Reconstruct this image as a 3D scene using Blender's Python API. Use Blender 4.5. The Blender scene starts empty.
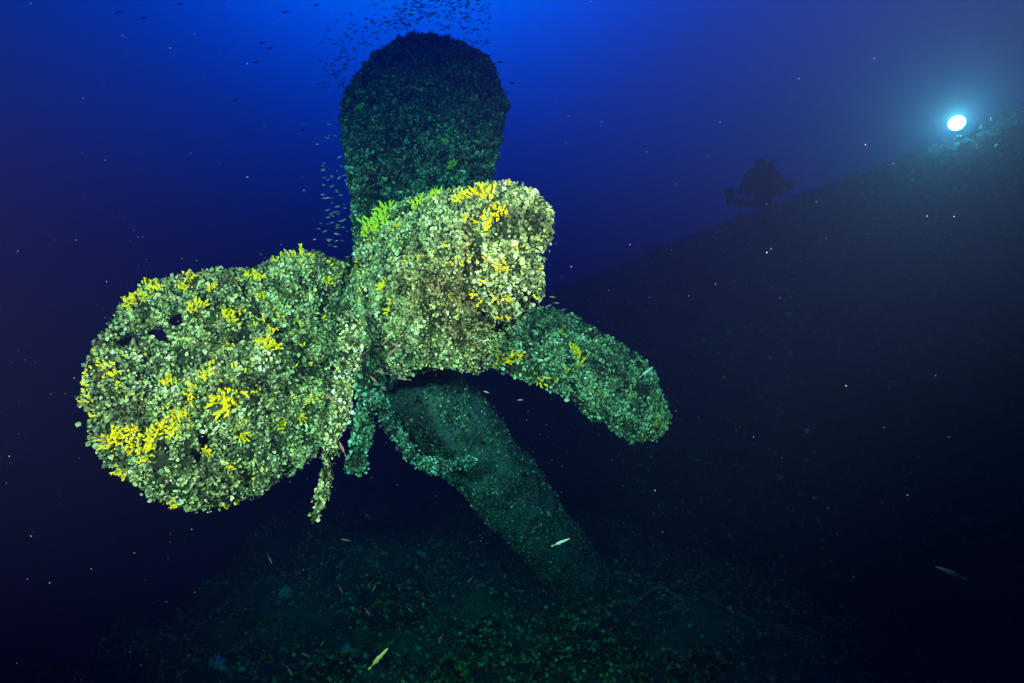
import bpy, bmesh, math, random
import numpy as np
from mathutils import Vector, Matrix, noise
from mathutils.bvhtree import BVHTree

# ------------------------------------------------------------------ camera, water light, exposure
SC = bpy.context.scene
COL = SC.collection
CAMZ = 4.0
F = 569.0
cam_d = bpy.data.cameras.new('camera')
cam = bpy.data.objects.new('camera', cam_d); COL.objects.link(cam)
cam_d.sensor_width = 36; cam_d.lens = 20.0; cam_d.clip_start = 0.05; cam_d.clip_end = 600
cam.location = (0, 0, CAMZ); cam.rotation_euler = (math.radians(90), 0, 0)
SC.camera = cam

W = bpy.data.worlds.new('World'); SC.world = W; W.use_nodes = True
wn = W.node_tree.nodes; wl = W.node_tree.links; wn.clear()
wo = wn.new('ShaderNodeOutputWorld'); wb = wn.new('ShaderNodeBackground')
wt = wn.new('ShaderNodeTexCoord'); wd = wn.new('ShaderNodeVectorMath'); wd.operation = 'DOT_PRODUCT'
BRIGHT = Vector((-0.20, 1.0, 1.15)).normalized()        # where the surface light comes down
wd.inputs[1].default_value = BRIGHT
wr = wn.new('ShaderNodeValToRGB'); wr.color_ramp.interpolation = 'B_SPLINE'
els = wr.color_ramp.elements
STOPS = [(0.00, (0.09, 0.010, 0.030)), (0.50, (0.07, 0.010, 0.040)), (0.64, (0.016, 0.018, 0.10)),
         (0.74, (0.003, 0.040, 0.20)), (0.85, (0.001, 0.050, 0.32)), (0.93, (0.0002, 0.080, 0.72)),
         (1.00, (0.0002, 0.38, 1.9))]
els[0].position = STOPS[0][0]; els[0].color = (*STOPS[0][1], 1)
els[1].position = STOPS[-1][0]; els[1].color = (*STOPS[-1][1], 1)
for p, c in STOPS[1:-1]:
    e = els.new(p); e.color = (*c, 1)
wl.new(wt.outputs['Generated'], wd.inputs[0]); wl.new(wd.outputs['Value'], wr.inputs[0])
wl.new(wr.outputs[0], wb.inputs[0]); wb.inputs[1].default_value = 2.2
wl.new(wb.outputs[0], wo.inputs[0])

sun_d = bpy.data.lights.new('sun', 'SUN'); sun = bpy.data.objects.new('sun', sun_d); COL.objects.link(sun)
sun_d.energy = 0.30; sun_d.color = (0.06, 0.16, 1.0); sun_d.angle = math.radians(60)
sun.rotation_euler = (-BRIGHT).to_track_quat('-Z', 'Y').to_euler()

def strobe(name, loc, aim, power, color, cone, blend):
    d = bpy.data.lights.new(name, 'SPOT'); o = bpy.data.objects.new(name, d); COL.objects.link(o)
    d.energy = power; d.color = color; d.spot_size = math.radians(cone); d.spot_blend = blend
    d.shadow_soft_size = 0.09
    o.location = loc
    o.rotation_euler = (Vector(aim) - Vector(loc)).to_track_quat('-Z', 'Y').to_euler()
    return o
# the two flashguns on arms either side of the photographer's camera
strobe('camera_strobe', (-1.70, -0.1, 4.35), (-1.45, 3.8, 3.95), 8600, (1.30, 0.315, 0.185), 72, 0.9)
strobe('camera_strobe', (0.80, 0.1, 4.80), (0.45, 4.0, 3.85), 5200, (1.30, 0.315, 0.185), 74, 0.9)

SC.view_settings.view_transform = 'Standard'
SC.view_settings.look = 'None'
SC.view_settings.exposure = 0
SC.view_settings.gamma = 1
cy = SC.cycles
cy.max_bounces = 4; cy.diffuse_bounces = 2; cy.glossy_bounces = 1; cy.transmission_bounces = 2
cy.volume_bounces = 0; cy.transparent_max_bounces = 6
cy.caustics_reflective = False; cy.caustics_refractive = False
cy.use_denoising = True
cy.sample_clamp_indirect = 2.0

RNG = np.random.default_rng(11)
random.seed(5)

# ------------------------------------------------------------------ helpers
def at(px, py, Y):
    return Vector(((px - 512.0) / F * Y, Y, CAMZ - (py - 341.5) / F * Y))

def tag(o, label=None, cat=None, group=None, kind=None):
    if label: o['label'] = label
    if cat: o['category'] = cat
    if group: o['group'] = group
    if kind: o['kind'] = kind
    return o

def link(name, me, parent=None):
    o = bpy.data.objects.new(name, me); COL.objects.link(o)
    if parent is not None:
        o.parent = parent
        o.matrix_parent_inverse = Matrix.Identity(4)
    return o

def empty(name, loc=(0, 0, 0)):
    o = bpy.data.objects.new(name, None); COL.objects.link(o); o.location = loc
    o.empty_display_size = 0.1
    return o

def mesh_from(name, V, Fc, mat, smooth=True):
    me = bpy.data.meshes.new(name)
    me.from_pydata([tuple(v) for v in V], [], [tuple(f) for f in Fc])
    me.materials.append(mat)
    if smooth: me.polygons.foreach_set('use_smooth', [True] * len(me.polygons))
    me.update()
    return me

def mesh_tris(name, V, T, mat, col=None, smooth=False):
    me = bpy.data.meshes.new(name)
    n = len(T)
    me.vertices.add(len(V)); me.loops.add(n * 3); me.polygons.add(n)
    me.vertices.foreach_set('co', np.asarray(V, dtype=np.float32).ravel())
    me.loops.foreach_set('vertex_index', np.asarray(T, dtype=np.int32).ravel())
    me.polygons.foreach_set('loop_start', np.arange(0, n * 3, 3, dtype=np.int32))
    me.polygons.foreach_set('use_smooth', np.full(n, smooth))
    if col is not None:
        a = me.color_attributes.new('tint', 'FLOAT_COLOR', 'POINT')
        c4 = np.ones((len(V), 4), dtype=np.float32); c4[:, :3] = col
        a.data.foreach_set('color', c4.ravel())
    me.materials.append(mat)
    me.update(calc_edges=True); me.validate()
    return me

def mat_new(name):
    m = bpy.data.materials.new(name); m.use_nodes = True
    nt = m.node_tree; b = nt.nodes['Principled BSDF']
    return m, nt, b

def mat_plain(name, c, rough=0.7, spec=0.3, var=0.3, scale=6.0, bump=0.0, metal=0.0):
    m, nt, b = mat_new(name)
    N = nt.nodes; L = nt.links
    tc = N.new('ShaderNodeTexCoord'); nz = N.new('ShaderNodeTexNoise')
    nz.inputs['Scale'].default_value = scale; nz.inputs['Detail'].default_value = 6
    L.new(tc.outputs['Object'], nz.inputs['Vector'])
    r = N.new('ShaderNodeValToRGB')
    r.color_ramp.elements[0].position = 0.3; r.color_ramp.elements[1].position = 0.7
    r.color_ramp.elements[0].color = (*[x * (1 - var) for x in c], 1)
    r.color_ramp.elements[1].color = (*[min(1, x * (1 + var)) for x in c], 1)
    L.new(nz.outputs['Fac'], r.inputs[0]); L.new(r.outputs[0], b.inputs['Base Color'])
    b.inputs['Roughness'].default_value = rough; b.inputs['Specular IOR Level'].default_value = spec
    b.inputs['Metallic'].default_value = metal
    if bump:
        bp = N.new('ShaderNodeBump'); bp.inputs['Strength'].default_value = bump; bp.inputs['Distance'].default_value = 0.05
        L.new(nz.outputs['Fac'], bp.inputs['Height']); L.new(bp.outputs[0], b.inputs['Normal'])
    return m

def mat_growth(name):
    """thin leafy growth: tint attribute, a little light comes through"""
    m, nt, b = mat_new(name)
    N = nt.nodes; L = nt.links
    at_ = N.new('ShaderNodeAttribute'); at_.attribute_name = 'tint'
    tc = N.new('ShaderNodeTexCoord'); nz = N.new('ShaderNodeTexNoise'); nz.inputs['Scale'].default_value = 60
    nz.inputs['Detail'].default_value = 3
    L.new(tc.outputs['Object'], nz.inputs['Vector'])
    mr = N.new('ShaderNodeMapRange'); mr.inputs[1].default_value = 0.3; mr.inputs[2].default_value = 0.7
    mr.inputs[3].default_value = 0.55; mr.inputs[4].default_value = 1.25
    L.new(nz.outputs['Fac'], mr.inputs[0])
    mx = N.new('ShaderNodeVectorMath'); mx.operation = 'SCALE'
    L.new(at_.outputs['Color'], mx.inputs[0]); L.new(mr.outputs[0], mx.inputs['Scale'])
    L.new(mx.outputs[0], b.inputs['Base Color'])
    b.inputs['Roughness'].default_value = 0.55; b.inputs['Specular IOR Level'].default_value = 0.35
    tr = N.new('ShaderNodeBsdfTranslucent'); L.new(mx.outputs[0], tr.inputs['Color'])
    ms = N.new('ShaderNodeMixShader'); ms.inputs[0].default_value = 0.18
    L.new(b.outputs[0], ms.inputs[1]); L.new(tr.outputs[0], ms.inputs[2])
    L.new(ms.outputs[0], N['Material Output'].inputs['Surface'])
    return m

M_CRUST = mat_plain('dark_crust', (0.018, 0.024, 0.014), 0.9, 0.1, 0.5, 14, 0.8)
M_GROW = mat_growth('leafy_growth')
M_SHAFT = mat_plain('hazed_teal_crust', (0.07, 0.13, 0.125), 0.9, 0.1, 0.45, 9, 0.8)  # underwater haze over distance mixed into the crust colour
M_SPONGE = mat_plain('yellow_sponge', (0.88, 0.62, 0.008), 0.75, 0.15, 0.3, 3.0, 0.4)
M_SPONGE2 = mat_plain('greenish_yellow_sponge', (0.50, 0.60, 0.02), 0.6, 0.25, 0.2, 20)
M_BED = mat_plain('silt', (0.045, 0.065, 0.04), 0.95, 0.1, 0.6, 2.6, 1.0)
M_HULL = mat_plain('rusted_hull', (0.050, 0.028, 0.022), 0.85, 0.2, 0.5, 1.2, 0.7)
M_BLUE = mat_plain('blue_sponge', (0.12, 0.30, 0.34), 0.7, 0.2, 0.3, 15)
M_FISHD = mat_plain('dark_fish', (0.035, 0.04, 0.05), 0.45, 0.4, 0.2, 20)
M_FISHP = mat_plain('pale_fish', (0.22, 0.24, 0.22), 0.35, 0.5, 0.25, 30)
M_FISHB = mat_plain('brown_fish', (0.15, 0.09, 0.06), 0.45, 0.4, 0.25, 30)
M_SUIT = mat_plain('wetsuit', (0.035, 0.008, 0.012), 0.75, 0.3, 0.3, 6)
M_RED = mat_plain('red_fabric', (0.16, 0.012, 0.016), 0.7, 0.3, 0.3, 6)
M_SKIN = mat_plain('skin', (0.42, 0.26, 0.18), 0.6, 0.3, 0.1, 10)
M_TANK = mat_plain('tank_paint', (0.03, 0.022, 0.026), 0.7, 0.2, 0.3, 8)
M_RUB = mat_plain('black_rubber', (0.015, 0.015, 0.017), 0.8, 0.2, 0.3, 8)
M_GLASS = mat_plain('mask_glass', (0.05, 0.07, 0.09), 0.1, 0.6, 0.1, 8)
M_METAL = mat_plain('dark_anodised_metal', (0.06, 0.06, 0.07), 0.35, 0.5, 0.2, 8, metal=0.6)
M_ROPE = mat_plain('weedy_rope', (0.16, 0.20, 0.16), 0.9, 0.1, 0.3, 20)

def mat_emit(name, c, s):
    m, nt, b = mat_new(name)
    b.inputs['Base Color'].default_value = (*c, 1)
    b.inputs['Emission Color'].default_value = (*c, 1); b.inputs['Emission Strength'].default_value = s
    return m
M_LAMP = mat_emit('torch_lens_glow', (0.85, 1.0, 0.95), 400)

def fbm(p, s, o=3):
    return noise.fractal(Vector((p[0] * s, p[1] * s, p[2] * s)), 1.0, 2.0, o)

def catmull(P, n):
    P = [np.array(p, float) for p in P]; m = len(P); out = []
    for k in range(n):
        t = k / n * m; i = int(t); f = t - i
        a, b, c, d = P[(i - 1) % m], P[i % m], P[(i + 1) % m], P[(i + 2) % m]
        out.append(0.5 * ((2 * b) + (-a + c) * f + (2 * a - 5 * b + 4 * c - d) * f * f + (-a + 3 * b - 3 * c + d) * f ** 3))
    return out

def lens_body(outline, depth_pts, T, centre=None, back=None, n=110, rings=20, lump=0.04, holes=(), rag=2.0, power=0.5, inset=5.0):
    """closed solid: outline (rays) with a depth field, bulging by T to the front and `back` to the rear"""
    L = catmull(outline, n)
    c = np.array(centre if centre is not None else np.mean(L, axis=0), float)
    back = T if back is None else back
    L = [p - (p - c) / np.linalg.norm(p - c) * inset for p in L]
    dp = np.array(depth_pts, float)
    def Yat(p):
        w = 1.0 / (((dp[:, :2] - p) ** 2).sum(1) + 600.0) ** 1.5
        return float((w * dp[:, 2]).sum() / w.sum())
    V = []; Fc = []; px = []
    rs = [math.sin(0.5 * math.pi * i / rings) for i in range(rings + 1)]
    for side in (0, 1):
        for i in range(rings + 1):
            if side == 1 and i == rings: break
            for k in range(n):
                r = rs[i]
                jit = 1 + 0.01 * rag * math.sin(k * 1.7) * r
                p = c + (L[k] - c) * r * (jit if i == rings else 1)
                if i == rings:
                    nn = noise.noise(Vector((p[0] * .06, p[1] * .06, 3.1))) * rag * 2 + noise.noise(Vector((p[0] * .2, p[1] * .2, 9.1))) * rag
                    d = (L[k] - c); d /= np.linalg.norm(d); p = p + d * nn
                Y = Yat(p); h = (1 - r * r) ** power
                q = at(p[0], p[1], Y)
                lum = fbm(q, 3.0) * lump + fbm(q, 9.0, 2) * lump * 0.5
                if side == 0: q = at(p[0], p[1], Y - T * h - lum * (0.3 + h))
                else: q = q + Vector((0, back * h + lum * 0.5, 0))
                V.append(q); px.append(p)
    off = (rings + 1) * n
    def inh(idx):
        p = px[idx]
        for (hx, hy, a, b, ang) in holes:
            dx, dy = p[0] - hx, p[1] - hy
            u = dx * math.cos(ang) + dy * math.sin(ang); v = -dx * math.sin(ang) + dy * math.cos(ang)
            if (u / a) ** 2 + (v / b) ** 2 + 1.4 * noise.noise(Vector((p[0] * .15, p[1] * .15, 0))) < 1: return True
        return False
    for i in range(rings):
        for k in range(n):
            k2 = (k + 1) % n
            f = (i * n + k2, (i + 1) * n + k2, (i + 1) * n + k, i * n + k)
            if not any(inh(j) for j in f): Fc.append(f)
            def bi(ii, kk): return off + ii * n + kk if ii < rings else rings * n + kk
            f = (bi(i, k), bi(i + 1, k), bi(i + 1, k2), bi(i, k2))
            if not any(inh(j) for j in f): Fc.append(f)
    return V, Fc

def tube_body(path, radii, n=20, sub=6, lump=0.03, freq=5.0):
    P = [Vector(p) for p in path]; m = len(P); pts = []; rr = []
    for i in range(m - 1):
        a = P[max(i - 1, 0)]; b = P[i]; c = P[i + 1]; d = P[min(i + 2, m - 1)]
        for s in range(sub):
            f = s / sub
            pts.append(0.5 * ((2 * b) + (c - a) * f + (2 * a - 5 * b + 4 * c - d) * f * f + (3 * b - a - 3 * c + d) * f ** 3))
            rr.append(radii[i] * (1 - f) + radii[i + 1] * f)
    pts.append(P[-1]); rr.append(radii[-1])
    V = []; Fc = []
    for i, p in enumerate(pts):
        t = (pts[min(i + 1, len(pts) - 1)] - pts[max(i - 1, 0)]).normalized()
        u = t.cross(Vector((0.3, 1, 0.1))).normalized(); v = t.cross(u).normalized()
        for k in range(n):
            a = 2 * math.pi * k / n
            d = u * math.cos(a) + v * math.sin(a)
            q = p + d * rr[i]
            q = q + d * (fbm(q, freq) * lump)
            V.append(q)
    for i in range(len(pts) - 1):
        for k in range(n):
            k2 = (k + 1) % n
            Fc.append((i * n + k, i * n + k2, (i + 1) * n + k2, (i + 1) * n + k))
    V.append(pts[0]); V.append(pts[-1]); a0 = len(V) - 2; a1 = len(V) - 1
    for k in range(n):
        Fc.append((a0, (k + 1) % n, k)); Fc.append((a1, (len(pts) - 1) * n + k, (len(pts) - 1) * n + (k + 1) % n))
    return V, Fc

# ------------------------------------------------------------------ leafy growth
def sample_surface(V, Fc, count, weight=None):
    V = np.array([tuple(v) for v in V]); tr = []
    for f in Fc:
        tr.append((f[0], f[1], f[2]))
        if len(f) == 4: tr.append((f[0], f[2], f[3]))
    tr = np.array(tr)
    a, b, c = V[tr[:, 0]], V[tr[:, 1]], V[tr[:, 2]]
    nn = np.cross(b - a, c - a); ar = np.linalg.norm(nn, axis=1) + 1e-12; nn = nn / ar[:, None]
    w = ar.copy()
    if weight is not None: w = w * weight((a + b + c) / 3, nn)
    w = w / w.sum()
    i = RNG.choice(len(tr), count, p=w)
    r1 = np.sqrt(RNG.random(count)); r2 = RNG.random(count)
    P = a[i] * (1 - r1)[:, None] + b[i] * (r1 * (1 - r2))[:, None] + c[i] * (r1 * r2)[:, None]
    return P, nn[i]

ARC = np.radians([-100, -66, -33, 0, 33, 66, 100])
TW = np.array([(0, 0, 0)] + [(math.sin(a) * 0.52 * (1.0 + 0.05 * (k % 2)), 0.48 + 0.52 * math.cos(a), 0.0) for k, a in enumerate(ARC)])
TT = np.array([(0, k, k + 1) for k in range(1, len(ARC))])

def flakes(P, N, size, col, tilt=(0.15, 1.2), bias=None):
    n = len(P)
    R = RNG.normal(size=(n, 3))
    if bias is not None: R = R + np.array(bias)
    T = R - (R * N).sum(1)[:, None] * N; T /= np.linalg.norm(T, axis=1)[:, None] + 1e-9
    a = RNG.uniform(tilt[0], tilt[1], n)[:, None]
    ydir = T * np.cos(a) + N * np.sin(a)
    zdir = N * np.cos(a) - T * np.sin(a)
    xdir = np.cross(ydir, zdir)
    roll = RNG.normal(0, 0.5, n)[:, None]
    x2 = xdir * np.cos(roll) + zdir * np.sin(roll); z2 = -xdir * np.sin(roll) + zdir * np.cos(roll)
    m = len(TW)
    tw = np.repeat(TW[None], n, 0)
    tw[:, 1:, 0] *= RNG.uniform(0.7, 1.3, (n, 1)); tw[:, 1:, :2] *= RNG.uniform(0.88, 1.12, (n, m - 1, 1))
    cup = RNG.uniform(-1.1, 0.9, (n, 1))
    tw[:, :, 2] = cup * (tw[:, :, 0] ** 2) + 0.35 * cup * tw[:, :, 1] ** 2 + RNG.normal(0, 0.05, (n, m))
    tw *= size[:, None, None]
    V = P[:, None, :] + tw[:, :, 0:1] * x2[:, None] + tw[:, :, 1:2] * ydir[:, None] + tw[:, :, 2:3] * z2[:, None]
    V = V - (N * size[:, None] * 0.1)[:, None]
    Tt = (TT[None] + (np.arange(n) * m)[:, None, None]).reshape(-1, 3)
    C = np.repeat(col[:, None, :], m, 1) * np.where(np.arange(m) == 0, 0.6, 1.0)[None, :, None]  # flake roots darkened, painting contact shade into the tint
    return V.reshape(-1, 3), Tt, C.reshape(-1, 3)

PAL = np.array([(0.44, 0.52, 0.18), (0.62, 0.70, 0.32), (0.19, 0.27, 0.08), (0.80, 0.86, 0.54), (0.09, 0.11, 0.03), (0.28, 0.46, 0.26), (0.12, 0.075, 0.02), (0.44, 0.46, 0.07)])
def colours(P, probs, patch=None):
    n = len(P); c = PAL[RNG.choice(len(PAL), n, p=np.array(probs) / sum(probs))].copy()
    # broad patches where one sort of growth takes over
    f = np.array([noise.fractal(Vector(p * 2.6), 1.0, 2.0, 3) for p in P])
    dk = np.clip((f - 0.05) * 3, 0, 1)[:, None]
    c = c * (1 - dk * 0.45) + np.array((0.12, 0.13, 0.05)) * dk * 0.45
    g = np.array([noise.noise(Vector(p * 9.0 + np.array((7., 3., 1.)))) for p in P])
    c *= np.clip(1 + g * 1.1, 0.25, 1.5)[:, None]
    c *= RNG.uniform(0.5, 1.3, (n, 1))
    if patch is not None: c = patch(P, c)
    return np.clip(c, 0.01, 0.9)

def crust(name, V, Fc, parent, density, size=(0.022, 0.05), probs=(5, 4, 4, 1.6, 2, 2.5, 1, 1), patch=None, front=3.5, wfun=None, kind='stuff', tilt=(0.15, 1.2), top_share=0.44):
    Va = np.array([tuple(v) for v in V]); area = 0
    for f in Fc:
        a, b, c = Va[f[0]], Va[f[1]], Va[f[2]]
        area += np.linalg.norm(np.cross(b - a, c - a)) * (0.5 if len(f) == 3 else 1.0)
    count = int(area * density)
    def wf(c, nn):
        view = c - np.array((0, 0, CAMZ)); view /= np.linalg.norm(view, axis=1)[:, None]
        facing = (-(view * nn).sum(1) > -0.1)
        w = np.where(facing, 1.0, 1.0 / front)
        # clumps and bare gaps
        g = np.array([noise.noise(Vector(p * 7.0)) for p in c])
        w = w * np.clip(1.0 + 1.9 * g, 0.10, 2.4)
        if wfun is not None: w = w * wfun(c, nn)
        return w
    P, N = sample_surface(V, Fc, count, wf)
    s = RNG.uniform(size[0], size[1], count) * RNG.choice([0.6, 1.0, 1.4], count, p=[0.35, 0.53, 0.12])
    c = colours(P, probs, patch)
    # an understorey of dull growth and, standing above it, small paler cups
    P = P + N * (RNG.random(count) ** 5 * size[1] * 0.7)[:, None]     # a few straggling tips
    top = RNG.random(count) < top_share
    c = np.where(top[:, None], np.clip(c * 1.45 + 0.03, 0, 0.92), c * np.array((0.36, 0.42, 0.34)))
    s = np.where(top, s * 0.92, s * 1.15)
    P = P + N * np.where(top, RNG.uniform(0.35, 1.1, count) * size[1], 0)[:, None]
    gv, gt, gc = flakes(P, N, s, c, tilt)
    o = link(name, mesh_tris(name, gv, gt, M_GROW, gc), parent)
    if kind: o['kind'] = kind
    return o

# yellow branching sponges ------------------------------------------------
def sponge_mesh(seed, mat):
    rg = random.Random(seed); V = []; Fc = []
    def finger(p, d, L, r, depth):
        d = d.normalized(); u = d.orthogonal().normalized(); v = d.cross(u)
        b0 = len(V); segs = 4; n = 6; q = Vector(p)
        bend = Vector((rg.uniform(-1, 1), rg.uniform(-1, 1), rg.uniform(-1, 1))) * 0.35
        for i in range(segs + 1):
            f = i / segs; rad = r * (1.0 - 0.25 * f) if i < segs else r * 0.35
            c = q + d * L * f + bend * L * f * f
            for k in range(n):
                a = 2 * math.pi * k / n
                V.append(c + (u * math.cos(a) + v * math.sin(a)) * rad * rg.uniform(0.85, 1.15))
        for i in range(segs):
            for k in range(n):
                Fc.append((b0 + i * n + k, b0 + i * n + (k + 1) % n, b0 + (i + 1) * n + (k + 1) % n, b0 + (i + 1) * n + k))
        Fc.append(tuple(b0 + segs * n + k for k in range(n)))
        if depth:
            for _ in range(rg.choice((1, 2))):
                finger(q + d * L * rg.uniform(0.4, 0.8), d + Vector((rg.uniform(-1, 1), rg.uniform(-1, 1), rg.uniform(-.5, 1))), L * 0.6, r * 0.85, depth - 1)
    for _ in range(rg.randint(11, 20)):
        x, y = rg.gauss(0, 0.29), rg.gauss(0, 0.21)
        finger(Vector((x, y, -0.15)), Vector((x * 1.2 + rg.uniform(-.4, .4), y * 1.2 + rg.uniform(-.4, .4), 1.0)), rg.uniform(0.28, 0.62), rg.uniform(0.07, 0.11), 1)
    return mesh_from('sponge', V, Fc, mat)
SPONGES = [sponge_mesh(i, M_SPONGE) for i in range(5)]
SPONGES_G = [sponge_mesh(i + 20, M_SPONGE2) for i in range(2)]

def tone_per_object(m, lo, hi):
    nt = m.node_tree; N = nt.nodes; L = nt.links; b = N['Principled BSDF']
    src = b.inputs['Base Color'].links[0].from_socket
    oi = N.new('ShaderNodeObjectInfo'); mx = N.new('ShaderNodeMix'); mx.data_type = 'RGBA'; mx.blend_type = 'MULTIPLY'
    mx.inputs[0].default_value = 1.0
    rp = N.new('ShaderNodeMix'); rp.data_type = 'RGBA'
    rp.inputs[6].default_value = (*lo, 1); rp.inputs[7].default_value = (*hi, 1)
    L.new(oi.outputs['Random'], rp.inputs[0]); L.new(src, mx.inputs[6]); L.new(rp.outputs[2], mx.inputs[7]); L.new(mx.outputs[2], b.inputs['Base Color'])
tone_per_object(M_SPONGE, (0.92, 1.0, 0.9), (1.12, 0.92, 1.0))

def set_bvh(V, Fc):
    return BVHTree.FromPolygons([tuple(v) for v in V], [tuple(f) for f in Fc])

def put_sponges(spots, V, Fc, parent, meshes, base=0.050):
    bvh = set_bvh(V, Fc); k = 0
    for (x, y, s) in spots:
        d = at(x, y, 1.0) - Vector((0, 0, CAMZ))
        hit, nrm, _, dist = bvh.ray_cast(Vector((0, 0, CAMZ)), d.normalized())
        if hit is None: continue
        if nrm.dot(d) > 0: nrm = -nrm
        o = link('yellow_sponge', meshes[k % len(meshes)], parent); k += 1
        nrm = (nrm + Vector((0, -0.2, 0.35))).normalized()
        o.rotation_mode = 'QUATERNION'
        o.rotation_quaternion = nrm.to_track_quat('Z', 'Y') @ Vector((0, 0, 1)).rotation_difference(Vector((0, 0, 1)))
        o.rotation_quaternion = o.rotation_quaternion @ Matrix.Rotation(random.uniform(0, 6.28), 3, 'Z').to_quaternion()
        o.location = hit + nrm * 0.034; q = base * 1.12 * s * random.uniform(0.85, 1.15); o.scale = (q, q, q * 1.0)

# ------------------------------------------------------------------ seabed
def bed_h(x, y):
    h = 0.35 * noise.fractal(Vector((x * .35, y * .35, 2.0)), 1.0, 2.0, 4) + 0.17 * noise.hetero_terrain(Vector((x * 1.5, y * 1.5, 5.0)), 0.8, 2.0, 4, 0.4)
    edge = -5.2 + 0.5 * noise.noise(Vector((y * 0.25, 0.4, 0)))
    t = max(0.0, edge - x)
    h -= 9.5 * (1 - math.exp(-t / 2.8)) if t > 0 else 0
    return h
xs = np.concatenate([np.linspace(-70, -14, 12), np.linspace(-12, 12, 130), np.linspace(14, 70, 12)])
ys = np.concatenate([np.linspace(-15, 2, 8), np.linspace(3, 20, 110), np.linspace(22, 110, 16)])
BV = [(x, y, bed_h(x, y)) for y in ys for x in xs]; nx = len(xs)
BF = [(j * nx + i, j * nx + i + 1, (j + 1) * nx + i + 1, (j + 1) * nx + i) for j in range(len(ys) - 1) for i in range(nx - 1)]
bed = link('seabed', mesh_from('seabed', BV, BF, M_BED)); tag(bed, kind='structure')

# ------------------------------------------------------------------ sunken hull
crest = [at(430, 345, 20.0), at(500, 318, 18.0), at(560, 293, 16.3), at(640, 258, 14.6), at(700, 234, 13.2), at(762, 213, 12.2),
         at(840, 186, 10.8), at(900, 164, 9.9), at(957, 141, 9.1), at(1024, 108, 8.3), at(1160, 50, 7.2), at(1500, -60, 5.6)]
SECT = [(-6.2, 1.0), (-6.0, 0.55), (-5.0, 0.28), (-3.2, 0.10), (-1.6, 0.02), (-0.7, 0.0), (0, 0.0), (0.55, 0.03), (1.25, 0.13), (1.85, 0.30), (2.3, 0.5), (2.5, 0.72), (2.45, 0.9), (2.2, 1.08)]
HV = []; HF = []
cr = []
for i in range(len(crest) - 1):
    for s in range(6): cr.append(crest[i].lerp(crest[i + 1], s / 6))
cr.append(crest[-1])
# smooth
for _ in range(6): cr = [cr[0]] + [(cr[i - 1] + cr[i] * 2 + cr[i + 1]) / 4 for i in range(1, len(cr) - 1)] + [cr[-1]]
perp = Vector((-0.78, -0.62, 0))
ns_ = []
for a in range(len(SECT) - 1):
    for s in range(3): ns_.append((SECT[a][0] + (SECT[a + 1][0] - SECT[a][0]) * s / 3, SECT[a][1] + (SECT[a + 1][1] - SECT[a][1]) * s / 3))
ns_.append(SECT[-1])
for i, c in enumerate(cr):
    endf = min(1.0, 0.35 + i / 14.0)
    for (o_, d_) in ns_:
        q = c + perp * o_ * endf; q.z = c.z * (1 - d_)
        q += Vector((-0.6, -0.6, 0.5)) * (0.10 * fbm(q, 0.8))
        HV.append(q)
m_ = len(ns_)
for i in range(len(cr) - 1):
    for k in range(m_ - 1): HF.append((i * m_ + k, i * m_ + k + 1, (i + 1) * m_ + k + 1, (i + 1) * m_ + k))
HF.append(tuple(range(m_)))
HF_main = HF[:-1]
hull = empty('sunken_hull', (4.5, 12, 0))
tag(hull, 'dark rusted ship hull sloping up to the right behind the propeller', 'shipwreck hull')
def reparent(o, root):   # meshes are modelled in world space
    o.parent = root; o.matrix_parent_inverse = Matrix.Translation(-Vector(root.location))
    return o
hp = reparent(link('hull_plating', mesh_from('hull_plating', HV, HF, M_HULL)), hull)
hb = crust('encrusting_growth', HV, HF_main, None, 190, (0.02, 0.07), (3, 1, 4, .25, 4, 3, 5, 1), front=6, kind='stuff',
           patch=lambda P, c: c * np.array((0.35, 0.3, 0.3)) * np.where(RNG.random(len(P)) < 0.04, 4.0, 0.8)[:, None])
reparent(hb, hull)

# ------------------------------------------------------------------ the propeller
prop = empty('ship_propeller', at(440, 300, 4.3))
tag(prop, 'huge ship propeller crusted with pale growth and yellow sponges', 'propeller')
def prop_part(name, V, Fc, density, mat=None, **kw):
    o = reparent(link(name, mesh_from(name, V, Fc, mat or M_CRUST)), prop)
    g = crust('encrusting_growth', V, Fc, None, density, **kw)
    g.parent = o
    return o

def brown_patch(cx, cy, Y, r):
    c0 = np.array(at(cx, cy, Y))
    def f(P, c):
        d = np.linalg.norm((P - c0) * np.array((1, 0.6, 0.8)), axis=1)
        w = np.clip(1.15 - d / r, 0, 1)[:, None]
        k = w * (RNG.random((len(P), 1)) < 0.75)
        return c * (1 - k * 0.85) + np.array((0.20, 0.11, 0.025)) * k * 0.8
    return f

# blade to the left
LV, LF = lens_body([(83, 400), (86, 368), (97, 343), (112, 318), (126, 298), (146, 285), (180, 274), (215, 268), (250, 268), (278, 257), (302, 252), (332, 258),
                    (366, 262), (382, 290), (368, 335), (350, 385), (338, 425), (320, 452), (290, 477), (255, 497), (225, 507), (193, 510), (165, 502),
                    (140, 485), (112, 468), (92, 440)],
                   [(90, 400, 3.35), (180, 280, 3.75), (180, 500, 3.45), (230, 390, 3.65), (300, 260, 4.1), (320, 440, 4.15), (370, 330, 4.6), (390, 300, 4.7)],
                   0.10, centre=(225, 385), back=0.14, n=220, rings=40, lump=0.085, rag=4.0,
                   holes=[(162, 337, 15, 6, 0.25), (178, 320, 6, 4, 0), (127, 342, 9, 3, 0), (203, 441, 5, 7, 0), (196, 458, 4, 5, 0)])
b_left = prop_part('blade', LV, LF, 9800, size=(0.011, 0.027))
b_left['label'] = 'broad round blade with two ragged holes'
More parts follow.
